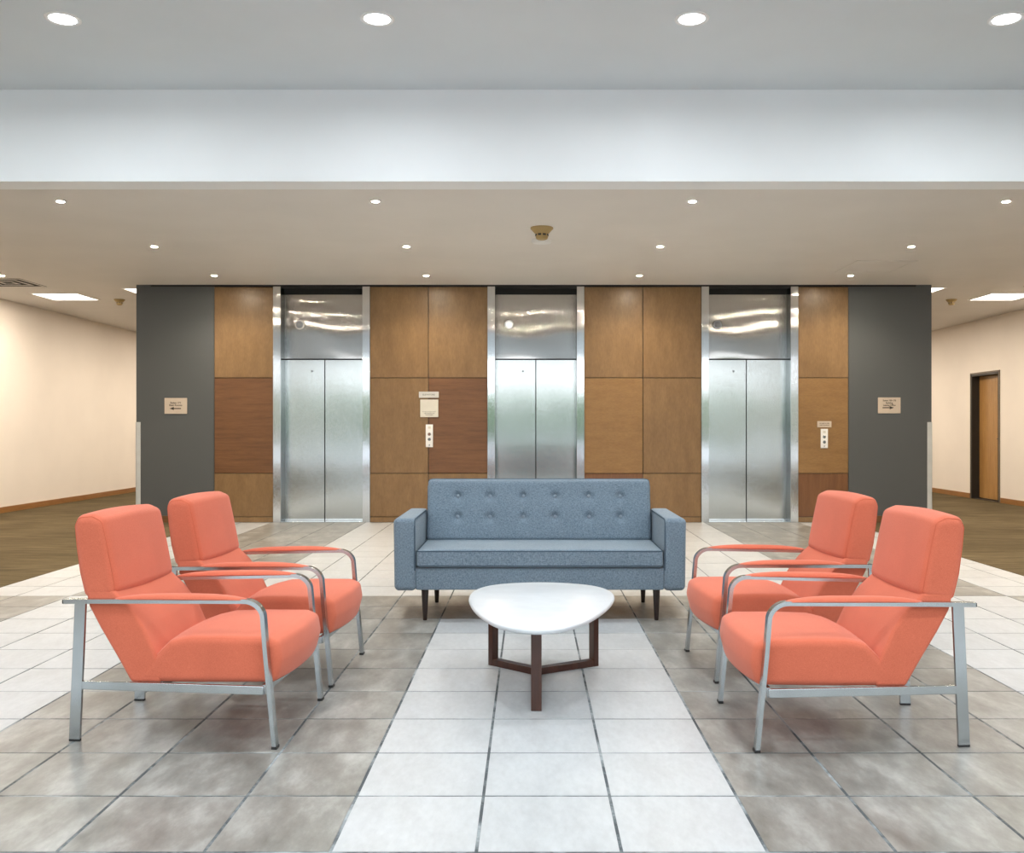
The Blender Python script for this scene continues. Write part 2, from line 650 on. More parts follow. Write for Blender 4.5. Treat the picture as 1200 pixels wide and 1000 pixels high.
def lathe(prof, seg=24, axis='z', c=(0, 0, 0)):
    """profile of (radius, height) points turned about an axis"""
    V, Fc = [], []
    n = len(prof)
    for r, h in prof:
        for k in range(seg):
            t = 2 * PI * k / seg
            x, y = r * math.cos(t), r * math.sin(t)
            if axis == 'z':
                V.append((c[0] + x, c[1] + y, c[2] + h))
            else:                                   # about -y: height points at the viewer
                V.append((c[0] + x, c[1] - h, c[2] + y))
    for i in range(n - 1):
        for k in range(seg):
            l = (k + 1) % seg
            Fc.append((i * seg + k, i * seg + l, (i + 1) * seg + l, (i + 1) * seg + k))
    Fc.append(tuple(range(seg)))
    Fc.append(tuple(range((n - 1) * seg, n * seg)))
    return V, Fc


def children(o):
    return [c for c in bpy.data.objects if c.parent == o]


def copy_tree(o, parent=None):
    kids = children(o)
    c = o.copy()
    col.objects.link(c)
    if parent is not None:
        c.parent = parent
    for k in kids:
        copy_tree(k, c)
    return c


def text(name, body, size, mat, parent, x, y, z, sx=1.0):
    cu = bpy.data.curves.new(name, 'FONT')
    cu.body = body
    cu.size = size
    cu.align_x = 'CENTER'
    cu.align_y = 'CENTER'
    cu.extrude = 0.0006
    cu.offset = size * 0.022
    cu.materials.append(mat)
    tmp = bpy.data.objects.new('lettering_source', cu)
    me = bpy.data.meshes.new_from_object(tmp)
    bpy.data.objects.remove(tmp)
    o = bpy.data.objects.new(name, me)
    col.objects.link(o)
    o.parent = parent
    o.location = (x, y, z)
    o.rotation_euler = (PI / 2, 0, 0)
    o.scale = (sx, 1, 1)
    return o


# ------------------------------------------------------------------ floor and its tiles
T = 0.424
TILE_XL = -4.095
TILE_XR = 4.105
floor = tag(obj('floor', *box(X_L - 0.2, X_R + 0.2, WIN_Y - 0.2, 22.2, -0.25, -0.0016), M['grout']), kind='structure')
for name, a, b in (('carpet', X_L, TILE_XL), ('carpet', TILE_XR, X_R)):
    link_o = obj(name, *box(a, b, WIN_Y, 22.0, -0.02, 0.0015), M['carpet'], floor)
obj('carpet', *box(TILE_XL, TILE_XR, 15.0, 22.0, -0.02, 0.0005), M['carpet'], floor)
cols_u = [-9.655, -8.90, -7.95, -7.0, -6.03, -5.07, -4.226, -3.245, -2.235, -1.37, -0.37, 0.625, 1.625, 2.505, 3.49, 4.47, 5.36, 6.33, 7.28, 8.24, 9.18, 9.68]
xs = [u * T for u in cols_u]
xs[0], xs[-1] = TILE_XL, TILE_XR
NC = len(xs) - 1


def tile_is_white(c, k):
    u = (cols_u[c] + cols_u[c + 1]) / 2
    if -1.37 < u < 1.625:
        zone = 0
    elif -5.07 < u < 5.36:
        zone = 1
    elif -7.95 < u < 8.24:
        zone = 2
    else:
        zone = 3
    period, kk = divmod(k, 22) if k >= 0 else (0, k)
    if k < 10:
        if zone == 0:
            return k < 8
        return zone == 2
    return zone in (0, 1, 3)


GR = 0.0052          # half a joint
Y0 = 2.775
tiles = []
for k in range(-23, 23):
    y0, y1 = Y0 + T * k, Y0 + T * (k + 1)
    if k == 22:
        y1 = WALL
    for c in range(NC):
        x0, x1 = xs[c], xs[c + 1]
        near = max(y1, 0.3)
        inview = 0.0
        if y1 > 2.75:
            yc = (max(y0, 2.0) + y1) / 2
            px0 = 621.5 + x0 * F / yc
            px1 = 621.5 + x1 * F / yc
            vis = max(0, min(1200, px1) - max(0, px0))
            h = F * H * (1 / max(y0, 2.0) - 1 / y1)
            inview = vis * h
        tiles.append((inview, c, k, x0, x1, y0, y1))
tiles.sort(key=lambda t: -t[0])
tile_meshes = {}


def tile_verts(w, d, cx=0.0, cy=0.0, z=0.0):
    a, b = w / 2 - GR, d / 2 - GR
    ch = 0.0008
    V = [(cx + sx * a, cy + sy * b, -0.006) for sx, sy in ((-1, -1), (1, -1), (1, 1), (-1, 1))]
    V += [(cx + sx * a, cy + sy * b, z - ch) for sx, sy in ((-1, -1), (1, -1), (1, 1), (-1, 1))]
    V += [(cx + sx * (a - ch), cy + sy * (b - ch), z) for sx, sy in ((-1, -1), (1, -1), (1, 1), (-1, 1))]
    Fc = [(8, 9, 10, 11)]
    for l in (0, 4):
        for i in range(4):
            j = (i + 1) % 4
            Fc.append((l + i, l + j, l + 4 + j, l + 4 + i))
    return V, Fc


N_SINGLE = 0
rest = {True: MB(), False: MB()}
for inview, c, k, x0, x1, y0, y1 in tiles:
    white = tile_is_white(c, k)
    if inview > 60 and N_SINGLE < 295:
        key = (round(x1 - x0, 3), round(y1 - y0, 3), white)
        if key not in tile_meshes:
            tile_meshes[key] = mesh('tile', *tile_verts(x1 - x0, y1 - y0))
        o = link('tile', tile_meshes[key], M['tile_white'] if white else M['tile_grey'], floor, ((x0 + x1) / 2, (y0 + y1) / 2, random.uniform(-0.0004, 0.0004)))
        N_SINGLE += 1
    else:
        rest[white].add(tile_verts(x1 - x0, y1 - y0, (x0 + x1) / 2, (y0 + y1) / 2))
n_pale = len(rest[True].f)
both = MB()
both.add((rest[True].v, rest[True].f))
both.add((rest[False].v, rest[False].f))
field = tag(both.build('tile_field', M['tile_white'], floor), kind='stuff')
field.data.materials.append(M['tile_grey'])
for poly in field.data.polygons:
    poly.material_index = 0 if poly.index < n_pale else 1

# ------------------------------------------------------------------ room shell
tag(obj('ceiling_high', *box(X_L - 0.2, X_R + 0.2, WIN_Y - 0.2, Y_BEAM0 + 0.02, Z_HI, Z_HI + 0.2), M['ceiling_hi']), kind='structure')
tag(obj('ceiling_low', *box(X_L - 0.2, X_R + 0.2, Y_BEAM1 - 0.02, 22.2, Z_LO, Z_LO + 0.2), M['ceiling_lo']), kind='structure')
tag(obj('beam', *box(X_L, X_R, Y_BEAM0, Y_BEAM1, Z_BEAM, Z_HI + 0.1), M['beam']), kind='structure')
wl = tag(obj('wall_left', *box(X_L - 0.2, X_L, WIN_Y, 22.2, -0.02, Z_HI + 0.1), M['cream']), kind='structure')
# right wall, left open for the doorway
DY0, DY1, DZ = 15.78, 16.78, 2.17
rw = MB()
rw.add(box(X_R, X_R + 0.2, WIN_Y, DY0, -0.02, Z_HI + 0.1))
rw.add(box(X_R, X_R + 0.2, DY1, 22.2, -0.02, Z_HI + 0.1))
rw.add(box(X_R, X_R + 0.2, DY0, DY1, DZ, Z_HI + 0.1))
rw.add(box(X_R + 0.2, X_R + 0.25, DY0 - 0.2, DY1 + 0.2, -0.02, DZ + 0.2))
tag(rw.build('wall_right', M['cream']), kind='structure')
tag(obj('wall_far', *box(X_L, X_R, 22.0, 22.2, -0.02, Z_LO + 0.1), M['cream']), kind='structure')
for name, x0, x1, y0, y1 in (('baseboard_left', X_L, X_L + 0.015, WIN_Y, 22.0), ('baseboard_right', X_R - 0.015, X_R, WIN_Y, DY0 - 0.05), ('baseboard_right_far', X_R - 0.015, X_R, DY1 + 0.05, 22.0)):
    b = MB()
    b.add(rbox(x0, x1, y0, y1, 0.0, 0.088, 0.004, 1))
    tag(b.build(name, M['wood_base'], None, 30), kind='structure')

# front of the hall: glazed wall behind the camera
win = empty('window_1', (0.045, WIN_Y, 0))
tag(win, kind='structure')
fr = MB()
W2 = (X_R - X_L) / 2
fr.add(box(-W2, W2, -0.06, 0.06, 0, 0.08))
fr.add(box(-W2, W2, -0.06, 0.06, 3.60, Z_HI + 0.02))
fr.build('window_frame', M['guard'], win)
for i in range(9):
    x = -W2 + 0.04 + i * (2 * W2 - 0.08) / 8
    obj('mullion', *box(x - 0.035, x + 0.035, -0.06, 0.06, 0.08, 3.60), M['guard'], win)

# lift wall ---------------------------------------------------------
LIFT_X = [-2.723, 0.0724, 2.862]
OPEN = 0.533         # half the opening
JW = 0.098           # jamb width
wall_back = tag(empty('wall_back', (0, WALL, 0)), kind='structure')
WX0, WX1 = -4.126, 4.150
edges = [WX0]
for cx in LIFT_X:
    edges += [cx - OPEN - JW, cx + OPEN + JW]
edges.append(WX1)
bays = [(edges[0], edges[1]), (edges[2], edges[3]), (edges[4], edges[5]), (edges[6], edges[7])]
bk = MB()
for a, b in bays:
    bk.add(box(a, b, 0.02, 0.25, 0, Z_LO))
bk.build('backing', M['dark'], wall_back)
obj('lift_shaft', *box(WX0, WX1, 0.26, 2.6, 0, Z_LO), M['shaft'], wall_back)
obj('shadow_gap', *box(-4.95, 5.03, -0.006, 0.02, Z_LO - 0.022, Z_LO), M['dark'], wall_back)  # black strip stands in for the shade of the recess under the ceiling
SEAMS = [0.0, 0.072, 0.640, 1.887, 3.076]
G = 0.004


def panel(x0, x1, z0, z1, m):
    V, Fc = rbox(x0 + G, x1 - G, 0.0, 0.02, z0 + G, z1 - G, 0.0025, 1)
    obj('wood_panel', V, Fc, M[m], wall_back, 30)


Lw, Ow, Dw, Dv = 'wood_light', 'wood_orange', 'wood_dark', 'wood_dark_v'
columns = []
columns.append((bays[0][0], bays[0][1], (Lw, Lw, Dw, Lw)))
mid1 = (502 - 621.5) / F * WALL
columns.append((bays[1][0], mid1, (Lw, Lw, Lw, Lw)))
columns.append((mid1, bays[1][1], (Lw, Lw, Dw, Lw)))
mid2 = (753.5 - 621.5) / F * WALL
columns.append((bays[2][0], mid2, (Dv, Dv, Ow, Lw)))
columns.append((mid2, bays[2][1], (Lw, Lw, Lw, Lw)))
columns.append((bays[3][0], bays[3][1], (Lw, Dv, Ow, Lw)))
for x0, x1, tones in columns:
    for i in range(4):
        panel(x0, x1, SEAMS[i], SEAMS[i + 1], tones[i])

# charcoal wing walls with their skirting and corner guards
GX0, GX1 = -5.139, 5.232
wbl = tag(obj('wall_back_left', *box(GX0, WX0, WALL - 0.005, WALL + 0.25, 0, Z_LO), M['grey_wall']), kind='structure')
wbr = tag(obj('wall_back_right', *box(WX1, GX1, WALL - 0.005, WALL + 0.25, 0, Z_LO), M['grey_wall']), kind='structure')
for name, a, b in (('baseboard_back_left', GX0 + 0.06, WX0), ('baseboard_back_right', WX1, GX1 - 0.06)):
    tag(obj(name, *box(a, b, WALL - 0.017, WALL - 0.005, 0, 0.088), M['wood_dark']), kind='structure')
for name, a, s in (('trim_1', GX0, 1), ('trim_2', GX1, -1)):
    g = MB()
    xa, xb = sorted((a - s * 0.004, a + s * 0.056))
    g.add(box(xa, xb, WALL - 0.010, WALL - 0.005, 0.0, 1.31))
    xa, xb = sorted((a - s * 0.006, a))
    g.add(box(xa, xb, WALL - 0.010, WALL + 0.05, 0.0, 1.31))
    tag(g.build(name, M['guard']), kind='structure')

# ceiling access hatch
hx0, hx1, hy0, hy1 = 3.64, 4.32, 10.66, 11.45
hm = MB()
for bx in ((hx0, hx1, hy0, hy0 + 0.03), (hx0, hx1, hy1 - 0.03, hy1), (hx0, hx0 + 0.03, hy0, hy1), (hx1 - 0.03, hx1, hy0, hy1)):
    hm.add(box(bx[0], bx[1], bx[2], bx[3], Z_LO - 0.006, Z_LO))
hatch = hm.build('access_hatch', M['ceiling_lo'])
obj('hatch_panel', *box(hx0 + 0.034, hx1 - 0.034, hy0 + 0.034, hy1 - 0.034, Z_LO - 0.004, Z_LO), M['ceiling_lo'], hatch)
tag(hatch, 'square access hatch with thin frame in the low ceiling before right grey wall', 'hatch')

# ------------------------------------------------------------------ lifts


def uv_planar(me):
    uv = me.uv_layers.new(name='UVMap')
    for l in me.loops:
        c = me.vertices[l.vertex_index].co
        uv.data[l.index].uv = (c.x + c.y, c.z)


def wavy_sheet(x0, x1, y, z0, z1, depth, amp, seed, nx=26, nz=30, kx=1.0, kz=1.0):
    """thin steel sheet whose face is very slightly buckled, as thin cladding is"""
    rnd = random.Random(seed)
    W = [(rnd.uniform(1.5, 6.5) * kx, rnd.uniform(2.5, 7.5) * kz, rnd.uniform(0, 6.28), rnd.uniform(0.5, 1)) for _ in range(5)]
    V, Fc = [], []
    for j in range(nz + 1):
        for i in range(nx + 1):
            u, w = i / nx, j / nz
            x, z = x0 + (x1 - x0) * u, z0 + (z1 - z0) * w
            env = (math.sin(PI * u) ** 0.5) * (math.sin(PI * w) ** 0.5)
            d = sum(a * math.sin(p * x + q * z + ph) for p, q, ph, a in W) * amp * env / 2.2
            V.append((x, y - d, z))
    for j in range(nz):
        for i in range(nx):
            a = j * (nx + 1) + i
            Fc.append((a, a + 1, a + nx + 2, a + nx + 1))
    n = len(V)
    V += [(x0, y + depth, z0), (x1, y + depth, z0), (x1, y + depth, z1), (x0, y + depth, z1)]
    bl, br = 0, nx
    tl, tr = nz * (nx + 1), nz * (nx + 1) + nx
    Fc.append((n + 1, n, n + 3, n + 2))
    Fc.append(tuple([n, n + 1] + list(range(br, bl - 1, -1))))
    Fc.append(tuple([n + 2, n + 3] + list(range(tl, tr + 1))))
    Fc.append(tuple([n + 3, n] + [r * (nx + 1) for r in range(0, nz + 1)]))
    Fc.append(tuple([n + 1, n + 2] + [r * (nx + 1) + nx for r in range(nz, -1, -1)]))
    me = mesh('sheet', V, Fc, 35)
    uv_planar(me)
    return me


def steel_box(name, x0, x1, y0, y1, z0, z1, m, parent, r=0.002):
    V, Fc = rbox(x0, x1, y0, y1, z0, z1, r, 1)
    me = mesh(name, V, Fc, 30)
    uv_planar(me)
    return link(name, me, M[m], parent)


REC = 0.19           # recess of the doors
DOOR_H = 2.134
lift_labels = ['brushed steel elevator nearest the left grey wall, its round lantern grey in a white ring',
               'brushed steel elevator behind the blue sofa, its round hall lantern lit white',
               'brushed steel elevator nearest the right grey wall, round hall lantern dark blue grey']
for i, cx in enumerate(LIFT_X):
    e = tag(empty('elevator', (cx, WALL, 0)), lift_labels[i], 'elevator', 'three elevators in the wood panelled wall')
    for s in (-1, 1):
        a, b = sorted((s * OPEN, s * (OPEN + JW)))
        steel_box('door_jamb', a, b, -0.012, 0.018, 0.0, Z_LO - 0.022, 'steel_frame', e)
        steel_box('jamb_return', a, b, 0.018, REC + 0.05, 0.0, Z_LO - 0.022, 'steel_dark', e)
    obj('header_reflection', *box(-OPEN, OPEN, REC - 0.012, REC + 0.05, 3.0, Z_LO - 0.001), M['dark'], e)  # black strip paints in the dark reflection along the transom top
    obj('header_soffit', *box(-OPEN, OPEN, 0.0, REC - 0.012, Z_LO - 0.03, Z_LO - 0.022), M['dark'], e)
    tr = link('transom', wavy_sheet(-OPEN + 0.001, OPEN - 0.001, REC, DOOR_H + 0.018, 3.0, 0.04, 0.0019, 11 + i, 30, 30, 1.0, 0.9), M['steel_transom'], e)
    gap = 0.0065
    for s in (-1, 1):
        a, b = sorted((s * gap, s * (OPEN - 0.001)))
        d = link('door_panel', wavy_sheet(a, b, REC + 0.004 + (0.003 if s > 0 else 0), 0.012, DOOR_H, 0.035, 0.0011, 40 + 2 * i + (s > 0), 16, 44, 0.8, 0.8), M['steel_door'], e)
        if s < 0:
            kx = -0.17
            me = mesh('key_hole', *lathe([(0.016, 0.0), (0.016, 0.004), (0.012, 0.006), (0.001, 0.006)], 16, 'y', (kx, REC + 0.003, 1.985)), 30)
            uv_planar(me)
            kh = link('key_hole', me, M['chrome'], d)
            obj('key_slot', *lathe([(0.006, 0.0), (0.006, 0.0075), (0.001, 0.0075)], 10, 'y', (kx, REC + 0.003, 1.985)), M['black'], d)
    obj('door_gap', *box(-0.006, 0.006, REC + 0.03, REC + 0.045, 0.012, DOOR_H), M['dark'], e)
    obj('head_gap', *box(-OPEN, OPEN, REC + 0.02, REC + 0.045, DOOR_H - 0.005, DOOR_H + 0.02), M['dark'], e)
    steel_box('sill', -OPEN, OPEN, -0.002, REC + 0.045, -0.004, 0.008, 'steel_frame', e)
    lx = [-0.33, -0.355, -0.385][i]
    lan = obj('hall_lantern', *lathe([(0.064, -0.004), (0.064, 0.012), (0.056, 0.018), (0.046, 0.018)], 28, 'y', (lx, REC, 2.60)), M['chrome'] if i == 2 else M['white'], e, 30)
    obj('lantern_lens', *lathe([(0.047, 0.0), (0.047, 0.019), (0.035, 0.024), (0.001, 0.026)], 28, 'y', (lx, REC, 2.60)), M['lantern_on'] if i == 1 else M['lantern_off'], lan, 60)

# ------------------------------------------------------------------ signs and call stations


def px(x, y, Y=WALL):
    return (x - 621.5) * Y / F, H - (y - 502) * Y / F


def plate(name, x0, x1, y0, y1, m, front=WALL - 0.005, t=0.008, parent=None):
    """plate given by its picture corners, in metres about its own centre"""
    xa, za = px(x0, y1)
    xb, zb = px(x1, y0)
    return (xa + xb) / 2, (za + zb) / 2, (xb - xa), (zb - za)


def arrow(parent, x, y, z, L, h, direction):
    t = 0.0015
    s = direction
    pts = [(-L / 2, h * 0.32), (L * 0.12, h * 0.32), (L * 0.12, h), (L / 2, 0), (L * 0.12, -h), (L * 0.12, -h * 0.32), (-L / 2, -h * 0.32)]
    pts = [(s * a, b) for a, b in pts]
    n = len(pts)
    V = [(x + a, y, z + b) for a, b in pts] + [(x + a, y - t, z + b) for a, b in pts]
    Fc = [tuple(range(n)), tuple(range(2 * n - 1, n - 1, -1))] + [(i, (i + 1) % n, n + (i + 1) % n, n + i) for i in range(n)]
    return obj('arrow', V, Fc, M['ink'], parent)


def wall_sign(name, rect, m, lines, arrow_spec, label, group=None, front=WALL - 0.005, t=0.010):
    cx, cz, w, h = plate(name, *rect, m)
    s = obj(name, *rbox(-w / 2, w / 2, -t, 0, -h / 2, h / 2, 0.002, 1), M[m], None, 30, (cx, front, cz))
    tag(s, label, 'sign', group)
    for body, size, zz, mm, sx in lines:
        text('lettering', body, size, M[mm], s, 0, -t - 0.0004, zz, sx)
    if arrow_spec:
        arrow(s, arrow_spec[0], -t - 0.0002, arrow_spec[1], arrow_spec[2], arrow_spec[3], arrow_spec[4])
    return s


wall_sign('direction_sign', (193.2, 219.6, 466.6, 485.2), 'beige_sign',
          [('Suites 171', 0.034, 0.040, 'ink', 1.0), ('Rest Rooms', 0.034, 0.008, 'ink', 1.0)], (-0.006, -0.034, 0.150, 0.021, -1),
          'beige direction sign with an arrow pointing left, on the left grey wall', 'direction signs on the grey walls')
wall_sign('direction_sign', (1028.6, 1054.9, 466.0, 484.6), 'beige_sign',
          [('Suites 100-170', 0.030, 0.063, 'ink', 0.95), ('Building', 0.030, 0.031, 'ink', 0.95), ('Leasing Office', 0.030, 0.002, 'ink', 0.95)], (-0.014, -0.030, 0.150, 0.021, 1),
          'beige direction sign with an arrow pointing right, on the right grey wall', 'direction signs on the grey walls')
wall_sign('fire_notice', (492.6, 513.6, 468.4, 489.0), 'pale_sign',
          [('IN CASE OF FIRE DO NOT', 0.0150, -0.045, 'ink_pale', 1.0), ('USE ELEVATOR', 0.020, -0.066, 'ink_pale', 1.0), ('USE STAIRS', 0.020, -0.087, 'ink_pale', 1.0)], None,
          'square pale notice under the narrow plate, above the call station left of the middle elevator', None, WALL, 0.014)
ns = wall_sign('name_plate', (491.0, 514.2, 459.2, 466.4), 'chrome_sign', [('ELEVATORS', 0.028, 0.0, 'ink_pale', 1.1)], None,
               'narrow silver plate above the square notice, left of the middle elevator', None, WALL, 0.016)
wall_sign('small_notice', (957.6, 974.2, 493.8, 501.0), 'beige_sign', [('IN CASE OF FIRE', 0.017, 0.012, 'ink', 1.0), ('USE STAIRWAYS', 0.017, -0.012, 'ink', 1.0)], None,
          'small cream notice above the call station right of the right elevator', None, WALL, 0.008)


def call_station(rect, label, cols2):
    cx, cz, w, h = plate('call', *rect, None)
    s = obj('call_station', *rbox(-w / 2, w / 2, -0.009, 0, -h / 2, h / 2, 0.003, 1), M['white'], None, 30, (cx, WALL, cz))
    tag(s, label, 'call panel', 'elevator call stations')
    for zz, mm in zip((0.022, -0.045), cols2):
        rim = obj('button', *lathe([(0.021, 0.0), (0.021, 0.003), (0.017, 0.004)], 20, 'y', (0, -0.009, zz)), M['chrome'], s, 30)
        obj('button_face', *lathe([(0.0165, 0.0), (0.0165, 0.006), (0.001, 0.007)], 20, 'y', (0, -0.009, zz)), M[mm], rim, 30)
    obj('key_switch', *lathe([(0.008, 0.0), (0.008, 0.003), (0.001, 0.003)], 14, 'y', (0, -0.009, -h / 2 + 0.026)), M['chrome'], s, 30)
    obj('floor_display', *box(-0.017, 0.017, -0.0105, -0.009, h / 2 - 0.055, h / 2 - 0.025), M['pale_sign'], s)
    return s


call_station((499.0, 507.4, 497.6, 524.2), 'white call station with two buttons, left of the middle elevator under the square notice', ('red', 'slate'))
call_station((961.6, 970.0, 502.8, 525.4), 'white call station with two buttons, right of the right elevator under the small notice', ('slate', 'slate'))

# ------------------------------------------------------------------ corridor door
door = empty('door_1', (X_R, (DY0 + DY1) / 2, 0))
tag(door, kind='structure')
hw = (DY1 - DY0) / 2
fm = MB()
for s in (-1, 1):
    a, b = sorted((s * hw, s * (hw - 0.036)))
    fm.add(box(-0.012, 0.19, a, b, 0, DZ))
fm.add(box(-0.012, 0.19, -hw, hw, DZ - 0.036, DZ))
fm.build('door_frame', M['door_frame'], door)
cm = MB()
for s in (-1, 1):
    a, b = sorted((s * hw, s * (hw + 0.020)))
    cm.add(box(-0.018, -0.001, a, b, 0, DZ + 0.022))
cm.add(box(-0.018, -0.001, -hw - 0.020, hw + 0.020, DZ, DZ + 0.022))
cm.build('casing', M['bronze'], door)
leaf = obj('door_leaf', *box(0.12, 0.165, -hw + 0.038, hw - 0.038, 0.02, DZ - 0.038), M['wood_door'], door)
hd = MB()
hd.add(rbox(0.075, 0.12, -hw + 0.10, -hw + 0.145, 1.0, 1.10, 0.008, 1))
hd.add(rbox(0.062, 0.08, -hw + 0.10, -hw + 0.22, 1.045, 1.062, 0.006, 1))
hd.build('door_handle', M['black'], leaf, 30)
obj('threshold', *box(0.0, 0.19, -hw, hw, 0.0, 0.008), M['black'], door)

# ------------------------------------------------------------------ ceiling fittings
col_at = ['in line with wood strip by left grey wall', 'in line with wood panels left of middle elevator',
          'in line with wood panels right of middle elevator', 'in line with wood strip by right grey wall']
row_at = ['nearest the white beam', 'in the middle row', 'nearest the elevators']


def small_downlight():
    r = empty('downlight', (0, 0, 0))
    obj('trim_ring', *lathe([(0.048, 0.0), (0.048, -0.004), (0.042, -0.007), (0.028, -0.004), (0.028, 0.0)], 24), M['white'], r, 40)
    obj('lamp', *lathe([(0.001, -0.0065), (0.020, -0.006), (0.027, -0.003), (0.027, 0.0)], 20), M['lens_warm'], r, 60)
    return r


dl0 = small_downlight()
first = True
for j, ly in enumerate(LOW_Y):
    for i, lx in enumerate(LOW_X[1:5]):
        d = dl0 if first else copy_tree(dl0)
        first = False
        d.location = (lx, ly, Z_LO)
        tag(d, 'small halogen downlight %s, %s' % (row_at[j], col_at[i]), 'downlight', 'halogen downlights in the low ceiling')
d = copy_tree(dl0)
d.location = (LOW_X[0], LOW_Y[2], Z_LO)
tag(d, 'small halogen downlight over the left corridor carpet beside the slotted vent', 'downlight', 'halogen downlights in the low ceiling')

high_at = ['leftmost of four', 'second from the left of four', 'third from the left of four', 'rightmost of four']
can0 = empty('recessed_can_light', (0, 0, 0))
obj('trim_ring', *lathe([(0.105, 0.0), (0.105, -0.005), (0.095, -0.010), (0.080, -0.006), (0.080, 0.0)], 32), M['white'], can0, 40)
obj('lens', *lathe([(0.001, -0.012), (0.05, -0.011), (0.076, -0.006), (0.079, 0.0)], 28), M['lens_cool'], can0, 60)
for i, hx in enumerate(HIGH_X[1:5]):
    d = can0 if i == 0 else copy_tree(can0)
    d.location = (hx, 5.81, Z_HI)
    d.rotation_euler = (0, 0, 0)
    tag(d, 'bright white can light in the high ceiling, ' + high_at[i], 'ceiling light', 'can lights in the high ceiling')


def troffer(x0, x1, y0, y1, label):
    t = empty('troffer_light', ((x0 + x1) / 2, (y0 + y1) / 2, Z_LO))
    a, b = (x1 - x0) / 2, (y1 - y0) / 2
    f = MB()
    for bx in ((-a - 0.02, a + 0.02, -b - 0.02, -b), (-a - 0.02, a + 0.02, b, b + 0.02), (-a - 0.02, -a, -b, b), (a, a + 0.02, -b, b)):
        f.add(box(bx[0], bx[1], bx[2], bx[3], -0.006, 0.0))
    f.build('frame', M['white'], t)
    obj('diffuser', *box(-a, a, -b, b, -0.004, 0.0), M['troffer'], t)
    tag(t, label, 'ceiling light', 'square lay-in lights over the corridors')


troffer(-6.92, -6.29, 13.27, 13.93, 'square lit troffer over the left corridor, in full view beside the vent')
troffer(-5.44, -4.83, 12.80, 13.42, 'square lit troffer over the left corridor, partly hidden behind the left grey wall')
troffer(6.40, 7.03, 13.25, 13.94, 'square lit troffer over the right corridor, the larger patch near the picture edge')
troffer(4.90, 5.51, 12.72, 13.34, 'square lit troffer over the right corridor, partly hidden behind the right grey wall')


def vent(x0, x1, y0, y1, label):
    a, b = (x1 - x0) / 2, (y1 - y0) / 2
    t = empty('ceiling_vent', ((x0 + x1) / 2, (y0 + y1) / 2, Z_LO))
    obj('backing', *box(-a, a, -b, b, -0.003, 0.0), M['dark'], t)
    for k in range(3):
        r0 = 1 - k * 0.34
        f = MB()
        for sx0, sx1, sy0, sy1 in ((-a * r0, a * r0, -b * r0, -b * r0 + 0.036), (-a * r0, a * r0, b * r0 - 0.036, b * r0),
                                   (-a * r0, -a * r0 + 0.036, -b * r0, b * r0), (a * r0 - 0.036, a * r0, -b * r0, b * r0)):
            f.add(box(sx0, sx1, sy0, sy1, -0.0055, -0.003))
        f.build('louver', M['ceiling_lo'], t)
    tag(t, label, 'vent', 'louvered air diffusers over the corridors')


vent(-7.02, -6.38, 11.95, 12.62, 'square louvered air vent in the left corridor ceiling, left of the troffer')
vent(6.50, 7.10, 11.95, 12.62, 'square louvered air vent in the right corridor ceiling at the picture edge')


def detector(x, y, s, label):
    t = empty('smoke_detector', (x, y, Z_LO))
    obj('flange', *lathe([(0.106 * s, 0.0), (0.106 * s, -0.012 * s), (0.098 * s, -0.018 * s), (0.070 * s, -0.050 * s), (0.060 * s, -0.055 * s)], 28), M['detector'], t, 35)
    body = obj('body', *lathe([(0.060 * s, -0.052 * s), (0.060 * s, -0.080 * s), (0.052 * s, -0.105 * s), (0.036 * s, -0.112 * s), (0.001, -0.112 * s)], 24), M['detector'], t, 35)
    for k in range(8):
        an = PI / 8 + k * PI / 4
        o = obj('slot', *rbox(-0.016 * s, 0.016 * s, -0.004, 0.004, -0.009 * s, 0.009 * s, 0.003, 1), M['black'], body, 30,
                (0.058 * s * math.cos(an), 0.058 * s * math.sin(an), -0.070 * s), (0, 0, an + PI / 2))
    tag(t, label, 'detector', 'ivory smoke detectors')


detector((635 - 621.5) * 8.92 / F, 8.92, 1.0, 'ivory smoke detector hanging from the low ceiling before the middle elevator')
detector((140 - 621.5) * 13.9 / F, 13.9, 0.72, 'ivory smoke detector in the left corridor ceiling right of the troffer')
detector((1115 - 621.5) * 13.9 / F, 13.9, 0.72, 'ivory smoke detector in the right corridor ceiling left of the troffer')
cp = obj('cover_plate', *lathe([(0.100, 0.0), (0.100, -0.020), (0.092, -0.030), (0.080, -0.033), (0.001, -0.034)], 28), M['white'], None, 50, ((635 - 621.5) * 9.5 / F, 9.5, Z_LO))
tag(cp, 'flat round cover plate on the low ceiling just behind the middle smoke detector', 'cover plate')

# ------------------------------------------------------------------ armchairs


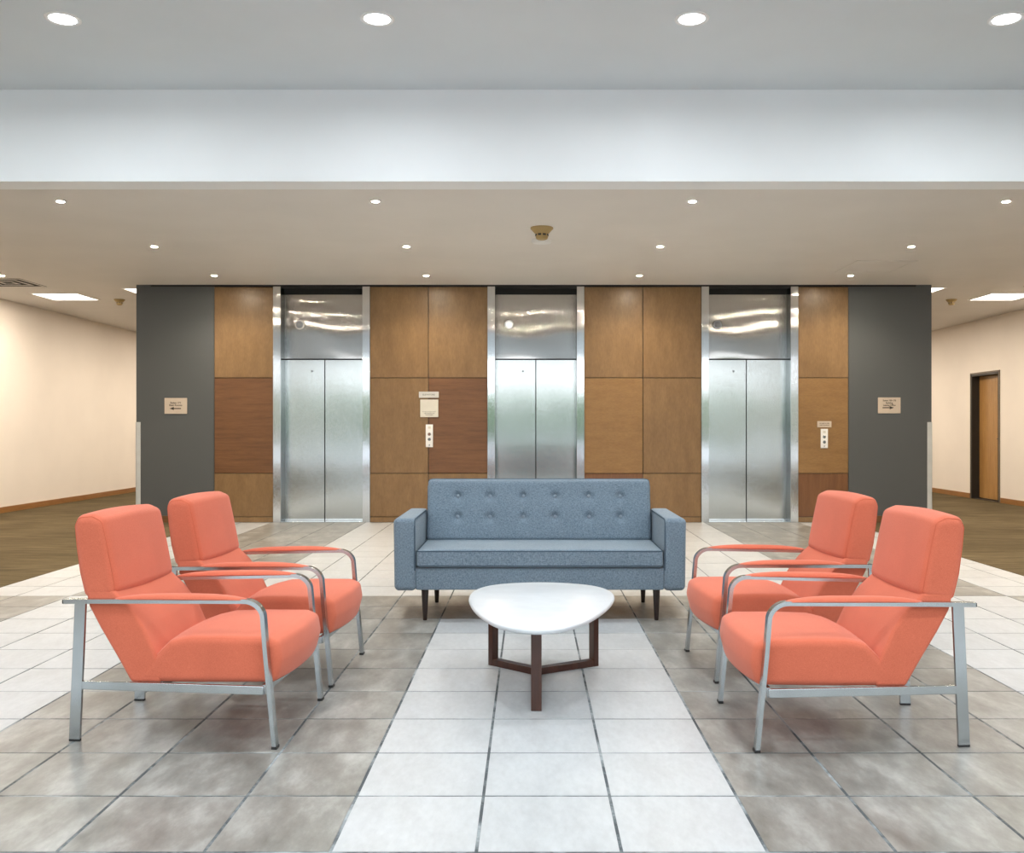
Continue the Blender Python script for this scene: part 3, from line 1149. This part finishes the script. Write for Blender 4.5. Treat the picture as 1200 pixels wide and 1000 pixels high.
def armchair():
    """origin on the floor under the middle of the feet; the chair faces +x"""
    root = empty('armchair', (0, 0, 0))
    X0 = -0.41

    def sh(pts):
        return [(a + X0, b) for a, b in pts]
    HW = 0.290
    seat_p = sh([(0.222, 0.232), (0.50, 0.234), (0.800, 0.242), (0.822, 0.330), (0.810, 0.397), (0.765, 0.417), (0.58, 0.418), (0.45, 0.414),
                 (0.375, 0.396), (0.305, 0.328)])
    seat = obj('seat', *prism_xz(seat_p, HW, 0.030, 6), M['coral'], root, 50)
    low_p = sh([(0.221, 0.231), (0.160, 0.335), (0.095, 0.440), (0.048, 0.525), (0.030, 0.600), (0.150, 0.592), (0.215, 0.530), (0.272, 0.452), (0.318, 0.352), (0.345, 0.290), (0.345, 0.231)])
    low = obj('lower_back', *prism_xz(low_p, HW - 0.001, 0.016, 6), M['coral'], root, 50)
    hd_p = sh([(0.028, 0.556), (0.002, 0.66), (-0.012, 0.76), (-0.020, 0.845), (-0.004, 0.884), (0.060, 0.890), (0.106, 0.868), (0.126, 0.78), (0.146, 0.68), (0.166, 0.572), (0.10, 0.562)])
    head = obj('backrest', *prism_xz(hd_p, HW, 0.034, 6), M['coral'], root, 50)
    for part, prof, d in ((seat, seat_p, 0.0025), (head, hd_p, 0.0025)):
        for s in (-1, 1):
            pts = [(p[0], s * (HW - 0.0105), p[1]) for p in offset_rings(prof, 0.032)(0.0235)]
            pts = [p for i, p in enumerate(pts) if (Vector(p) - Vector(pts[i - 1])).length > 0.002]
            obj('seam', *tube(pts, 0.0020, 6, True), M['coral_seam'], part, 60)
    # metal frame: each side one arm rail bent into the front leg, a flat rear leg and a bottom rail
    for s in (-1, 1):
        y = s * 0.311
        path = [(-0.042, 0.549), (0.02, 0.551), (0.3, 0.557), (0.690, 0.564)]
        cxr, czr, rr = 0.695, 0.504, 0.060
        a0, a1 = PI / 2, 0.11
        for k in range(1, 9):
            an = a0 + (a1 - a0) * k / 8
            path.append((cxr + 0.012 * k / 8 + rr * math.cos(an), czr + rr * math.sin(an)))
        path += [(0.779, 0.36), (0.797, 0.18), (0.814, 0.008)]
        rail = obj('arm_rail', *strip_xz(sh(path), 0.017, y, 0.034), M['chrome'], root, 40)
        obj('foot_cap', *rbox(0.803 + X0, 0.825 + X0, y - 0.018, y + 0.018, 0.0, 0.012, 0.002, 1), M['black'], rail, 30)
        obj('rail_end', *rbox(-0.047 + X0, -0.0415 + X0, y - 0.016, y + 0.016, 0.541, 0.557, 0.002, 1), M['black'], rail, 30)
        leg = obj('rear_leg', *strip_xz(sh([(0.024, 0.543), (0.0, 0.008)]), 0.044, y, 0.015), M['chrome'], root, 40)
        obj('foot_cap', *rbox(-0.023 + X0, 0.023 + X0, y - 0.008, y + 0.008, 0.0, 0.010, 0.002, 1), M['black'], leg, 30)
        obj('side_rail', *rbox(0.026 + X0, 0.768 + X0, y - 0.007, y + 0.007, 0.205, 0.238, 0.002, 1), M['chrome'], root, 30)
        # arm pad: long, tapering to both ends, flat below
        n, mseg = 24, 12
        V, Fc = [], []
        for i in range(n + 1):
            u = i / n
            x = 0.168 + 0.535 * u
            tp = max(0.0, 1 - abs(2 * u - 1) ** 2.6) ** 0.5
            hwid, th = 0.008 + 0.024 * tp, 0.006 + 0.020 * (1 - abs(2 * u - 1) ** 3.2)
            zb = 0.557 + 0.009 * (x / 0.655)
            for k in range(mseg):
                t = 2 * PI * k / mseg
                cz = math.sin(t)
                V.append((x + X0, y + hwid * math.cos(t), zb + th * (0.30 + 0.70 * cz if cz > 0 else 0.30 + 0.30 * cz)))
        for i in range(n):
            for k in range(mseg):
                l = (k + 1) % mseg
                Fc.append((i * mseg + k, i * mseg + l, (i + 1) * mseg + l, (i + 1) * mseg + k))
        Fc.append(tuple(range(mseg)))
        Fc.append(tuple(range(n * mseg, (n + 1) * mseg)))
        obj('arm_pad', V, Fc, M['coral'], root, 70)
    obj('front_rail', *rbox(0.756 + X0, 0.770 + X0, -0.304, 0.304, 0.203, 0.240, 0.002, 1), M['chrome'], root, 30)
    obj('rear_rail', *rbox(0.250 + X0, 0.264 + X0, -0.304, 0.304, 0.205, 0.236, 0.002, 1), M['chrome'], root, 30)
    # upholstery bellies out a little between its seams
    for vtx in seat.data.vertices:
        c = vtx.co
        k = 1 - (c.y / HW) ** 2
        if c.x - X0 > 0.6:
            c.x += 0.034 * k * min(1, (c.x - X0 - 0.6) / 0.2)
        if c.z > 0.36:
            c.z += 0.012 * k
    for vtx in head.data.vertices:
        c = vtx.co
        k = 1 - (c.y / HW) ** 2
        if c.x - X0 > 0.08:
            c.x += 0.012 * k
        if c.z > 0.84:
            c.z += 0.010 * k
    # the whole chair is narrower at the back than at the front
    done = set()
    for part in children(root):
        for o in [part] + children(part):
            if o.data not in done:
                done.add(o.data)
                for vtx in o.data.vertices:
                    u = (vtx.co.x - X0) / 0.80
                    soft = part.name.split('.')[0] in ('seat', 'lower_back', 'backrest')
                    vtx.co.y *= (0.266 + 0.036 * u) / 0.29 if soft else (0.279 + 0.047 * u) / 0.311
    return root


A0 = armchair()
spots = [(-1.367, 4.02, -2.8, 'coral armchair at the left of the coffee table, nearer the viewer of the left pair'),
         (-1.334, 4.895, -2.7, 'coral armchair at the left, between the nearer left armchair and the sofa'),
         (1.259, 3.966, 180 + 0.8, 'coral armchair at the right of the coffee table, nearer the viewer of the right pair'),
         (1.284, 4.968, 180 + 3.0, 'coral armchair at the right, between the nearer right armchair and the sofa')]
for i, (x, y, a, lab) in enumerate(spots):
    o = A0 if i == 0 else copy_tree(A0)
    o.location = (x, y, 0)
    o.rotation_euler = (0, 0, math.radians(a))
    tag(o, lab, 'armchair', 'four coral armchairs around the coffee table')

# ------------------------------------------------------------------ sofa
sofa = tag(empty('sofa', (0.060, 6.04, 0), math.radians(0.0)), 'blue grey button-tufted sofa with square arms, facing the white coffee table', 'sofa')
SW = 0.922      # half width
AW = 0.140      # arm width
DEP = 0.80


def arm_taper(sgn):
    def fn(p):
        # arms flare very slightly outwards to the top
        k = (p.z - 0.2) / 0.46
        return Vector((p.x + sgn * 0.006 * k, p.y, p.z))
    return fn


for s in (-1, 1):
    a, b = sorted((s * SW, s * (SW - AW)))
    arm = obj('arm', *rbox(a, b, 0.0, DEP, 0.200, 0.660, 0.032, 5, (3, 6, 5), arm_taper(s)), M['blue'], sofa, 60)
    xe = s * (SW - AW + 0.010)
    obj('piping', *tube([(xe, 0.010, 0.33), (xe, 0.010, 0.60), (xe, 0.016, 0.64), (xe, 0.04, 0.652), (xe, 0.35, 0.654), (xe, DEP - 0.1, 0.654)], 0.0045, 6), M['piping'], arm, 60)
IW = SW - AW
obj('base', *rbox(-IW - 0.005, IW + 0.005, 0.012, DEP - 0.02, 0.205, 0.345, 0.012, 3, (6, 3, 2)), M['blue'], sofa, 60)


def seat_fn(p):
    u = max(-1, min(1, p.x / IW))
    w = max(0, min(1, (p.y + 0.005) / 0.6))
    if p.z > 0.40:
        crown = 0.012 * (1 - u ** 4) * math.sin(PI * min(1, 0.15 + 0.85 * w))
        p = Vector((p.x, p.y, p.z + crown))
    return p


seat = obj('seat_cushion', *rbox(-IW + 0.003, IW - 0.003, -0.008, 0.62, 0.349, 0.458, 0.020, 4, (30, 10, 3), seat_fn), M['blue'], sofa, 60)
for z in (0.362, 0.452):
    x, y0, r = IW - 0.006, -0.006, 0.018
    pts = [(-x, 0.58, z), (-x, y0 + 0.03, z)] + [(-x + r * (1 - math.cos(t)), y0 + 0.002 + 0.02 * (1 - math.sin(t)), z) for t in (0.5, 1.0, 1.57)]
    pts += [(x - 0.8 * x * k / 10 * 2.2, y0, z) for k in range(9, 0, -1)][:0]
    pts += [(x - r * (1 - math.cos(t)), y0 + 0.002 + 0.02 * (1 - math.sin(t)), z) for t in (1.57, 1.0, 0.5)] + [(x, y0 + 0.03, z), (x, 0.58, z)]
    obj('piping', *tube(pts, 0.0050, 6), M['piping'], seat, 60)
obj('back_frame', *rbox(-IW - 0.004, IW + 0.004, DEP - 0.11, DEP + 0.015, 0.200, 0.845, 0.03, 4, (6, 2, 4)), M['blue'], sofa, 60)
# tufted back cushion
BZ0, BZ1 = 0.450, 0.872
LEAN = 0.11
bx = [(-0.463), (-0.262), (-0.048), (0.153), (0.365), (0.563)]
bx = [((x - 621.5) * 6.62 / F) - 0.060 for x in (535.7, 573.8, 613.3, 651.0, 690.6, 727.9)]
BZ = [0.752, 0.612]


def back_fn(p):
    u = max(-1, min(1, p.x / IW))
    w = max(0, min(1, (p.z - BZ0) / (BZ1 - BZ0)))
    y = p.y
    if p.y < 0.61 + 0.03:
        y -= 0.022 * (1 - abs(u) ** 5) * (math.sin(PI * (0.08 + 0.84 * w)) ** 0.8)
        dimp = 0.0
        for zb in BZ:
            for xb in bx:
                d2 = (p.x - xb) ** 2 + (p.z - zb) ** 2
                dimp += 0.026 * math.exp(-d2 / (2 * 0.019 ** 2)) + 0.010 * math.exp(-d2 / (2 * 0.055 ** 2))
        y += dimp
    return Vector((p.x, y + LEAN * w * 0.9, p.z))


back = obj('back_cushion', *rbox(-IW + 0.003, IW - 0.003, 0.575, 0.700, BZ0, BZ1, 0.030, 5, (150, 2, 44), back_fn), M['blue'], sofa, 60)
for zb in BZ:
    for xb in bx:
        q = back_fn(Vector((xb, 0.575, zb)))
        obj('button', *lathe([(0.0165, -0.004), (0.0165, 0.002), (0.013, 0.007), (0.006, 0.0095), (0.0005, 0.010)], 14, 'y', tuple(q)), M['button'], back, 70)
xe = IW - 0.006
loop = []
for x, z in chaikin([(-xe, BZ0 + 0.01), (-xe, BZ1 - 0.03), (-xe + 0.006, BZ1 - 0.006), (-xe + 0.03, BZ1), (xe - 0.03, BZ1), (xe - 0.006, BZ1 - 0.006), (xe, BZ1 - 0.03), (xe, BZ0 + 0.01)], 1, False):
    loop.append((x, 0.597 + LEAN * 0.9 * max(0, (z - BZ0) / (BZ1 - BZ0)), z))
obj('piping', *tube(loop, 0.0048, 6), M['piping'], back, 60)
for lx, ly in ((-0.735, 0.09), (0.748, 0.09), (-0.72, DEP - 0.09), (0.735, DEP - 0.09)):
    lg = obj('leg', *lathe([(0.012, 0.0), (0.0135, 0.004), (0.0225, 0.17), (0.024, 0.203)], 18), M['dark_leg'], sofa, 40, (lx, ly, 0))
    obj('foot_cap', *lathe([(0.0115, 0.0), (0.0125, 0.006), (0.0125, 0.009)], 14), M['black'], lg, 40)

# ------------------------------------------------------------------ coffee table
HT = 0.400
table = tag(empty('coffee_table', (0.05, 4.60, 0)), 'low coffee table with rounded white triangular top on dark walnut legs', 'coffee table')
outline_w = [(0.035, 3.935), (-0.06, 3.965), (-0.165, 4.085), (-0.245, 4.32), (-0.30, 4.60), (-0.305, 4.84), (-0.255, 5.02), (-0.13, 5.13), (0.08, 5.172), (0.29, 5.10), (0.395, 4.97),
             (0.425, 4.78), (0.395, 4.56), (0.315, 4.29), (0.225, 4.09), (0.135, 3.97)]
out2 = chaikin([(a - 0.05, b - 4.60) for a, b in outline_w], 3)
V, Fc = [], []
prof = [(0.030, HT - 0.026), (0.012, HT - 0.0245), (0.003, HT - 0.018), (0.0, HT - 0.010), (0.002, HT - 0.004), (0.008, HT)]
n = len(out2)
for d, z in prof:
    V += [(a, b, z) for a, b in inset(out2, d)]
for i in range(len(prof) - 1):
    for k in range(n):
        l = (k + 1) % n
        Fc.append((i * n + k, i * n + l, (i + 1) * n + l, (i + 1) * n + k))
Fc.append(tuple(range(n)))
Fc.append(tuple(range((len(prof) - 1) * n, len(prof) * n)))
obj('table_top', V, Fc, M['table_white'], table, 40)
hub = Vector((0.03 - 0.05, 4.78 - 4.60))
feet = [Vector((0.026 - 0.05, 4.155 - 4.60)), Vector((-0.204 - 0.05, 4.985 - 4.60)), Vector((0.342 - 0.05, 4.965 - 4.60))]
BW, BT = 0.046, 0.030
for fpt in feet:
    d = (fpt - hub)
    L = d.length
    an = math.atan2(d.y, d.x)
    # local x runs outwards from the hub
    obj('leg', *rbox(L - BT, L, -BW / 2, BW / 2, 0.0, HT - 0.026, 0.002, 1), M['walnut'], table, 30, (hub.x, hub.y, 0), (0, 0, an))
    obj('stretcher', *rbox(0.0, L - BT, -BW / 2 + 0.001, BW / 2 - 0.001, 0.0, 0.034, 0.002, 1), M['walnut'], table, 30, (hub.x, hub.y, 0), (0, 0, an))
    obj('top_bar', *rbox(0.0, L - BT, -BW / 2 + 0.001, BW / 2 - 0.001, HT - 0.056, HT - 0.026, 0.002, 1), M['walnut'], table, 30, (hub.x, hub.y, 0), (0, 0, an))

# ------------------------------------------------------------------ outdoors, seen mirrored in the steel
tag(obj('ground_outside', *box(-60, 60, -90, WIN_Y - 0.2, -0.3, -0.02), M['concrete']), kind='structure')
rnd = random.Random(3)
hb = MB()
for k in range(70):
    cx, cy, r = -58 + k * 1.7 + rnd.uniform(-0.6, 0.6), -46 + rnd.uniform(-3, 3), rnd.uniform(1.7, 3.0)
    hz = rnd.uniform(1.2, 2.4)
    pr = []
    for i in range(7):
        t = -PI / 2 + PI * i / 6
        pr.append((max(0.01, r * math.cos(t) * rnd.uniform(0.85, 1.1)), hz + r * math.sin(t) * 0.9))
    hb.add(lathe(pr, 9, 'z', (cx, cy, 0)))
tag(hb.build('hedge_foliage', M['leaf'], None, 60), 'dense row of green trees beyond the front windows', 'hedge', None, 'stuff')
